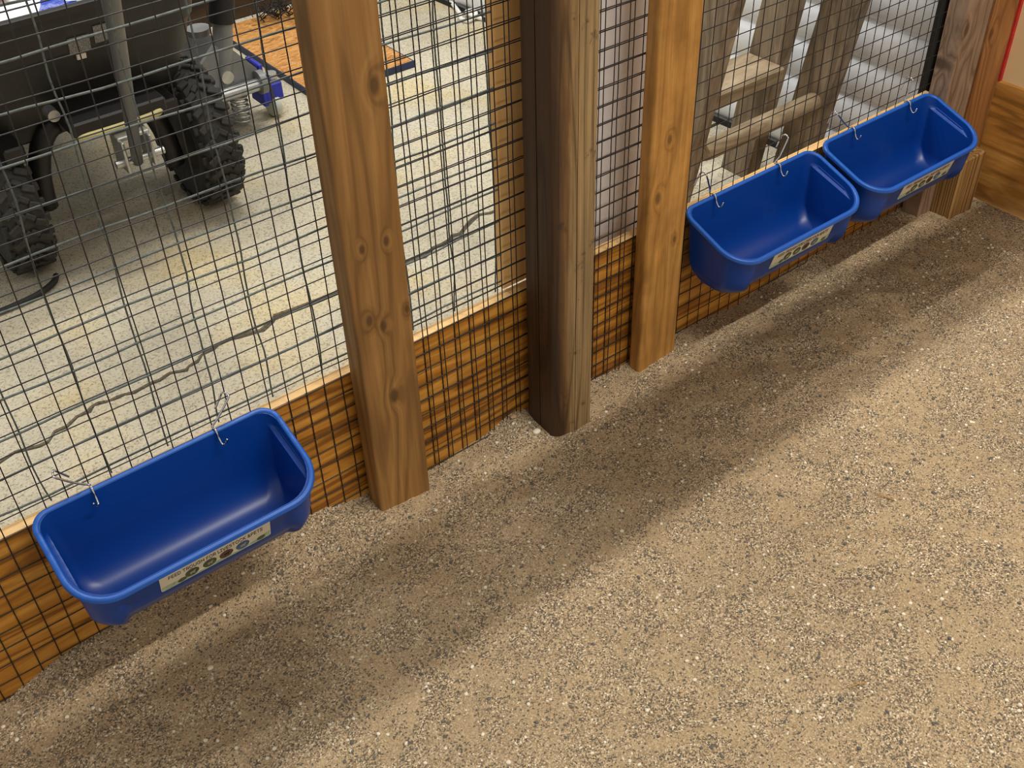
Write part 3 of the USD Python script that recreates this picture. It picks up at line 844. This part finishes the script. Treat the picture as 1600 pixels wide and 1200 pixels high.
def wheel(x0, x1, yc, zc, R):
    w = (x1 - x0) / 2
    xc = (x0 + x1) / 2
    pr = [(R * .5, -w * .55), (R * .62, -w * .9), (R * .78, -w), (R * .9, -w * .92), (R * .965, -w * .7), (R * .975, 0), (R * .965, w * .7), (R * .9, w * .92), (R * .78, w), (R * .62, w * .9), (R * .5, w * .55)]
    ty = lathe(pr)
    ty.apply_translation((xc, yc, zc))
    wh = obj('wheel', ty, mat_tyre, c, smooth=40)
    lug = []
    n = 28
    for k in range(n):
        a = 2 * np.pi * k / n
        for row, (u, rot, sx, sy) in enumerate([(-.60, .5, .30, .015), (.60, -.5, .30, .015), (-.2, .7, .24, .012), (.2, -.7, .24, .012), (-.95, 0, .14, .018), (.95, 0, .14, .018)]):
            aa = a + (np.pi / n if row in (2, 3) else 0)
            rr = R * (.985 if abs(u) < .8 else .90)
            bx = rbox(-w * sx / 1.0, w * sx / 1.0, -sy / 2, sy / 2, -.006, .0055, .002)
            cr, sr = math.cos(rot), math.sin(rot)
            bx.vertices = bx.vertices @ np.array([[cr, sr, 0], [-sr, cr, 0], [0, 0, 1]])
            ca, sa = math.cos(aa), math.sin(aa)
            v = bx.vertices
            yy, zz = v[:, 1], v[:, 2] + rr
            bx.vertices = np.stack([v[:, 0] + u * w, yy * sa + zz * ca, -yy * ca + zz * sa], -1) + [xc, yc, zc]
            lug.append(bx)
    obj('tread', cat(lug), mat_tyre, wh, kind='stuff')
    h = lathe([(R * .16, -w * .75), (R * .5, -w * .55), (R * .5, w * .55), (R * .16, w * .75)], 32)
    h.apply_translation((xc, yc, zc))
    obj('rim', h, mat_frame, wh, smooth=30)


WR = .160
wheel(.762, .850, 1.135, FZ + WR, WR)
wheel(.330, .418, 1.135, FZ + WR, WR)
wheel(.762, .850, 1.86, FZ + WR, WR)
wheel(.10, .188, 1.86, FZ + WR, WR)


def rrect(x0, x1, y0, y1, z, r, n=6):
    pg = sg.box(x0 + r, y0 + r, x1 - r, y1 - r).buffer(r, quad_segs=n)
    p = np.array(pg.exterior.coords)[:-1]
    return np.column_stack([p, np.full(len(p), z)])


def tub():
    B = [(.26, .06, .80, 1.08, 1.95, .06), (.285, .045, .805, 1.065, 1.97, .07), (.33, .035, .815, 1.05, 1.98, .07), (.333, .03, .822, 1.043, 1.985, .07), (.40, .015, .835, 1.025, 2.0, .07), (.403, .011, .840, 1.019, 2.005, .07),
         (.48, -.005, .852, 1.0, 2.02, .07), (.485, -.02, .868, .985, 2.035, .07), (.497, -.02, .868, .985, 2.035, .07), (.500, -.012, .86, .993, 2.027, .07), (.497, .0, .848, 1.006, 2.015, .07), (.30, .06, .79, 1.09, 1.94, .06)]
    return loft([rrect(x0, x1, y0, y1, z, r) for z, x0, x1, y0, y1, r in B])


tb = obj('tub', tub(), mat_tub, c, smooth=40)


def tub_face(x0, x1, z0, z1, th=.002):
    """a small plate lying on the sloping near face of the tub"""
    f = lambda z: 1.0405 - (z - .33) * .29
    v = []
    for x in (x0, x1):
        for z in (z0, z1):
            v += [(x, f(z) - th, z), (x, f(z) + .004, z)]
    return trimesh.convex.convex_hull(np.array(v))


obj('moulded_text', tub_face(.560, .602, .398, .432), mat_print, tb, label='grey block of tiny unreadable lettering')
obj('moulded_text', tub_face(.612, .650, .408, .444), mat_print, tb, label='grey block of tiny unreadable lettering beside the pole')
obj('moulded_text', tub_face(.572, .590, .383, .394), mat_printw, tb, label='small pale tag under the lettering')
obj('side_beam', rbox(.10, .80, 1.10, 1.14, .215, .262, .004), mat_frame, c)
obj('side_beam', rbox(.38, .42, 1.0, 1.9, .225, .262, .004), mat_frame, c)
obj('side_beam', rbox(.70, .74, 1.0, 1.9, .225, .262, .004), mat_frame, c)
for x0, sgn in ((.445, 1), (.735, -1)):
    a = np.linspace(0, np.pi / 2, 10)
    obj('axle_arm', tube(np.stack([x0 + sgn * .07 * (1 - np.cos(a)), 0 * a + 1.10, .07 + .17 * np.sin(a)], -1), .022, 10), mat_frame, c, smooth=True)
    obj('axle_nut', cyl((x0 - .01, 1.12, .10), (x0 + .012 * sgn + .01, 1.12, .10), .022, 16), mat_frame, c, smooth=40)
lp = obj('steering_plate', rbox(.505, .70, .955, 1.12, .262, .292, .004), mat_frame, c)
obj('plate_edge', tube(spline([(.515, .975, .262), (.522, .957, .262), (.60, .953, .262), (.67, .953, .264), (.69, .968, .268)], 5), .0075, 8), mat_yellow, lp, smooth=True, label='pale worn edge of the plate')
obj('bolt', cyl((.492, 1.0, .30), (.492, 1.035, .30), .012, 12), mat_steel, c, smooth=40)
hb = obj('hitch_bracket', cat([rbox(.578, .584, .915, .98, .175, .245, .002), rbox(.634, .640, .915, .98, .175, .245, .002), rbox(.576, .642, .925, .985, .243, .252, .002)]), mat_steel, c, label='bright steel hitch bracket')
obj('hitch_pin', cyl((.562, .935, .195), (.664, .935, .195), .008, 14), mat_steel, hb, smooth=40)
obj('pull_handle', cyl((.609, .945, .185), (.372, .068, .870), .0112, 24), mat_pole, c, smooth=40, label='grey painted steel pull handle leaning on the fence')

# sack and timber riding in the cart
m = trimesh.creation.icosphere(4, 1.0)
v = m.vertices
v = np.sign(v) * np.abs(v) ** .62
m.vertices = v * [.30, .19, .045] * (1 + .10 * (meshkit.fbm(v * 2.5, 3, 4) - .5))[:, None] + [.44, 1.21, .463]
obj('feed_bag', m, mat_bag, smooth=True, label='crumpled white and blue plastic feed bag lying in the cart', cat='bag')
obj('timber', rbox(.06, .50, 1.072, 1.157, .512, .536, .004), mat_osb, label='orange-brown timber lying across the cart on top of the bag', cat='timber')

# ------------------------------------------------------------------ trolley jack
k = thing('trolley_jack', 'grey and blue trolley jack on the concrete behind the right cart wheel', 'jack')
obj('handle_tube', cyl((.996, 1.38, .075), (1.037, 1.38, .285), .024, 24), mat_jackgrey, k, smooth=40)
obj('handle_cap', cyl((1.024, 1.38, .232), (1.045, 1.38, .330), .031, 24), mat_black, k, smooth=40, label='black rubber cap')
for y0 in (1.365, 1.50):
    pg = sg.Polygon([(.925, .06), (.945, .15), (.985, .185), (1.03, .165), (1.085, .10), (1.085, .05)])
    e = trimesh.creation.extrude_polygon(pg, .012, engine='earcut')
    e.vertices = np.stack([e.vertices[:, 0], y0 + e.vertices[:, 2], e.vertices[:, 1]], -1)
    e.invert()
    obj('side_plate', e, mat_jackgrey, k)
obj('pivot_bolt', cyl((1.0, 1.352, .105), (1.0, 1.372, .105), .016, 20), mat_steel, k, smooth=40)
obj('ram', cyl((.965, 1.345, .068), (1.072, 1.345, .068), .016, 24), mat_steel, k, smooth=40, label='bright steel cross tube')
obj('ram_end', cyl((1.072, 1.345, .072), (1.088, 1.345, .072), .030, 20), mat_jackgrey, k, smooth=40)
a = np.linspace(0, 2 * np.pi * 6, 120)
obj('spring', tube(np.stack([1.03 + .020 * np.cos(a), 1.385 + .020 * np.sin(a), .045 - .075 * a / a[-1]], -1), .0035, 6), mat_steel, k, smooth=True)
obj('lifting_saddle', lathe([(.028, -.012), (.030, .004), (.016, .008)], 24).apply_transform(trimesh.transformations.rotation_matrix(-math.pi / 2, (0, 1, 0))).apply_translation((.985, 1.44, .205)), mat_jackgrey, k, smooth=30)
obj('frame', rbox(.94, 1.07, 1.40, 1.70, .02, .055, .004), mat_jackgrey, k)
ar = obj('blue_arm', cat([rbox(1.090, 1.104, 1.37, 1.44, -.01, .105, .003), rbox(1.10, 1.150, 1.372, 1.43, -.005, .045, .004)]), mat_jackblue, k, label='blue painted arm and caster bracket')
obj('caster_stem', cyl((1.135, 1.40, .045), (1.135, 1.40, .062), .015, 18), mat_steel, ar, smooth=40)
cw = lathe([(.010, -.014), (.030, -.012), (.033, -.006), (.033, .006), (.030, .012), (.010, .014)], 28)
cw.apply_translation((1.125, 1.395, FZ + .033))
obj('caster_wheel', cw, mat_caster, k, smooth=40, label='pale nylon caster wheel')
for yy in (1.62,):
    cw2 = lathe([(.010, -.014), (.030, -.012), (.033, -.006), (.033, .006), (.030, .012), (.010, .014)], 28)
    cw2.apply_translation((1.0, yy, FZ + .033))
    obj('caster_wheel', cw2, mat_caster, k, smooth=40)
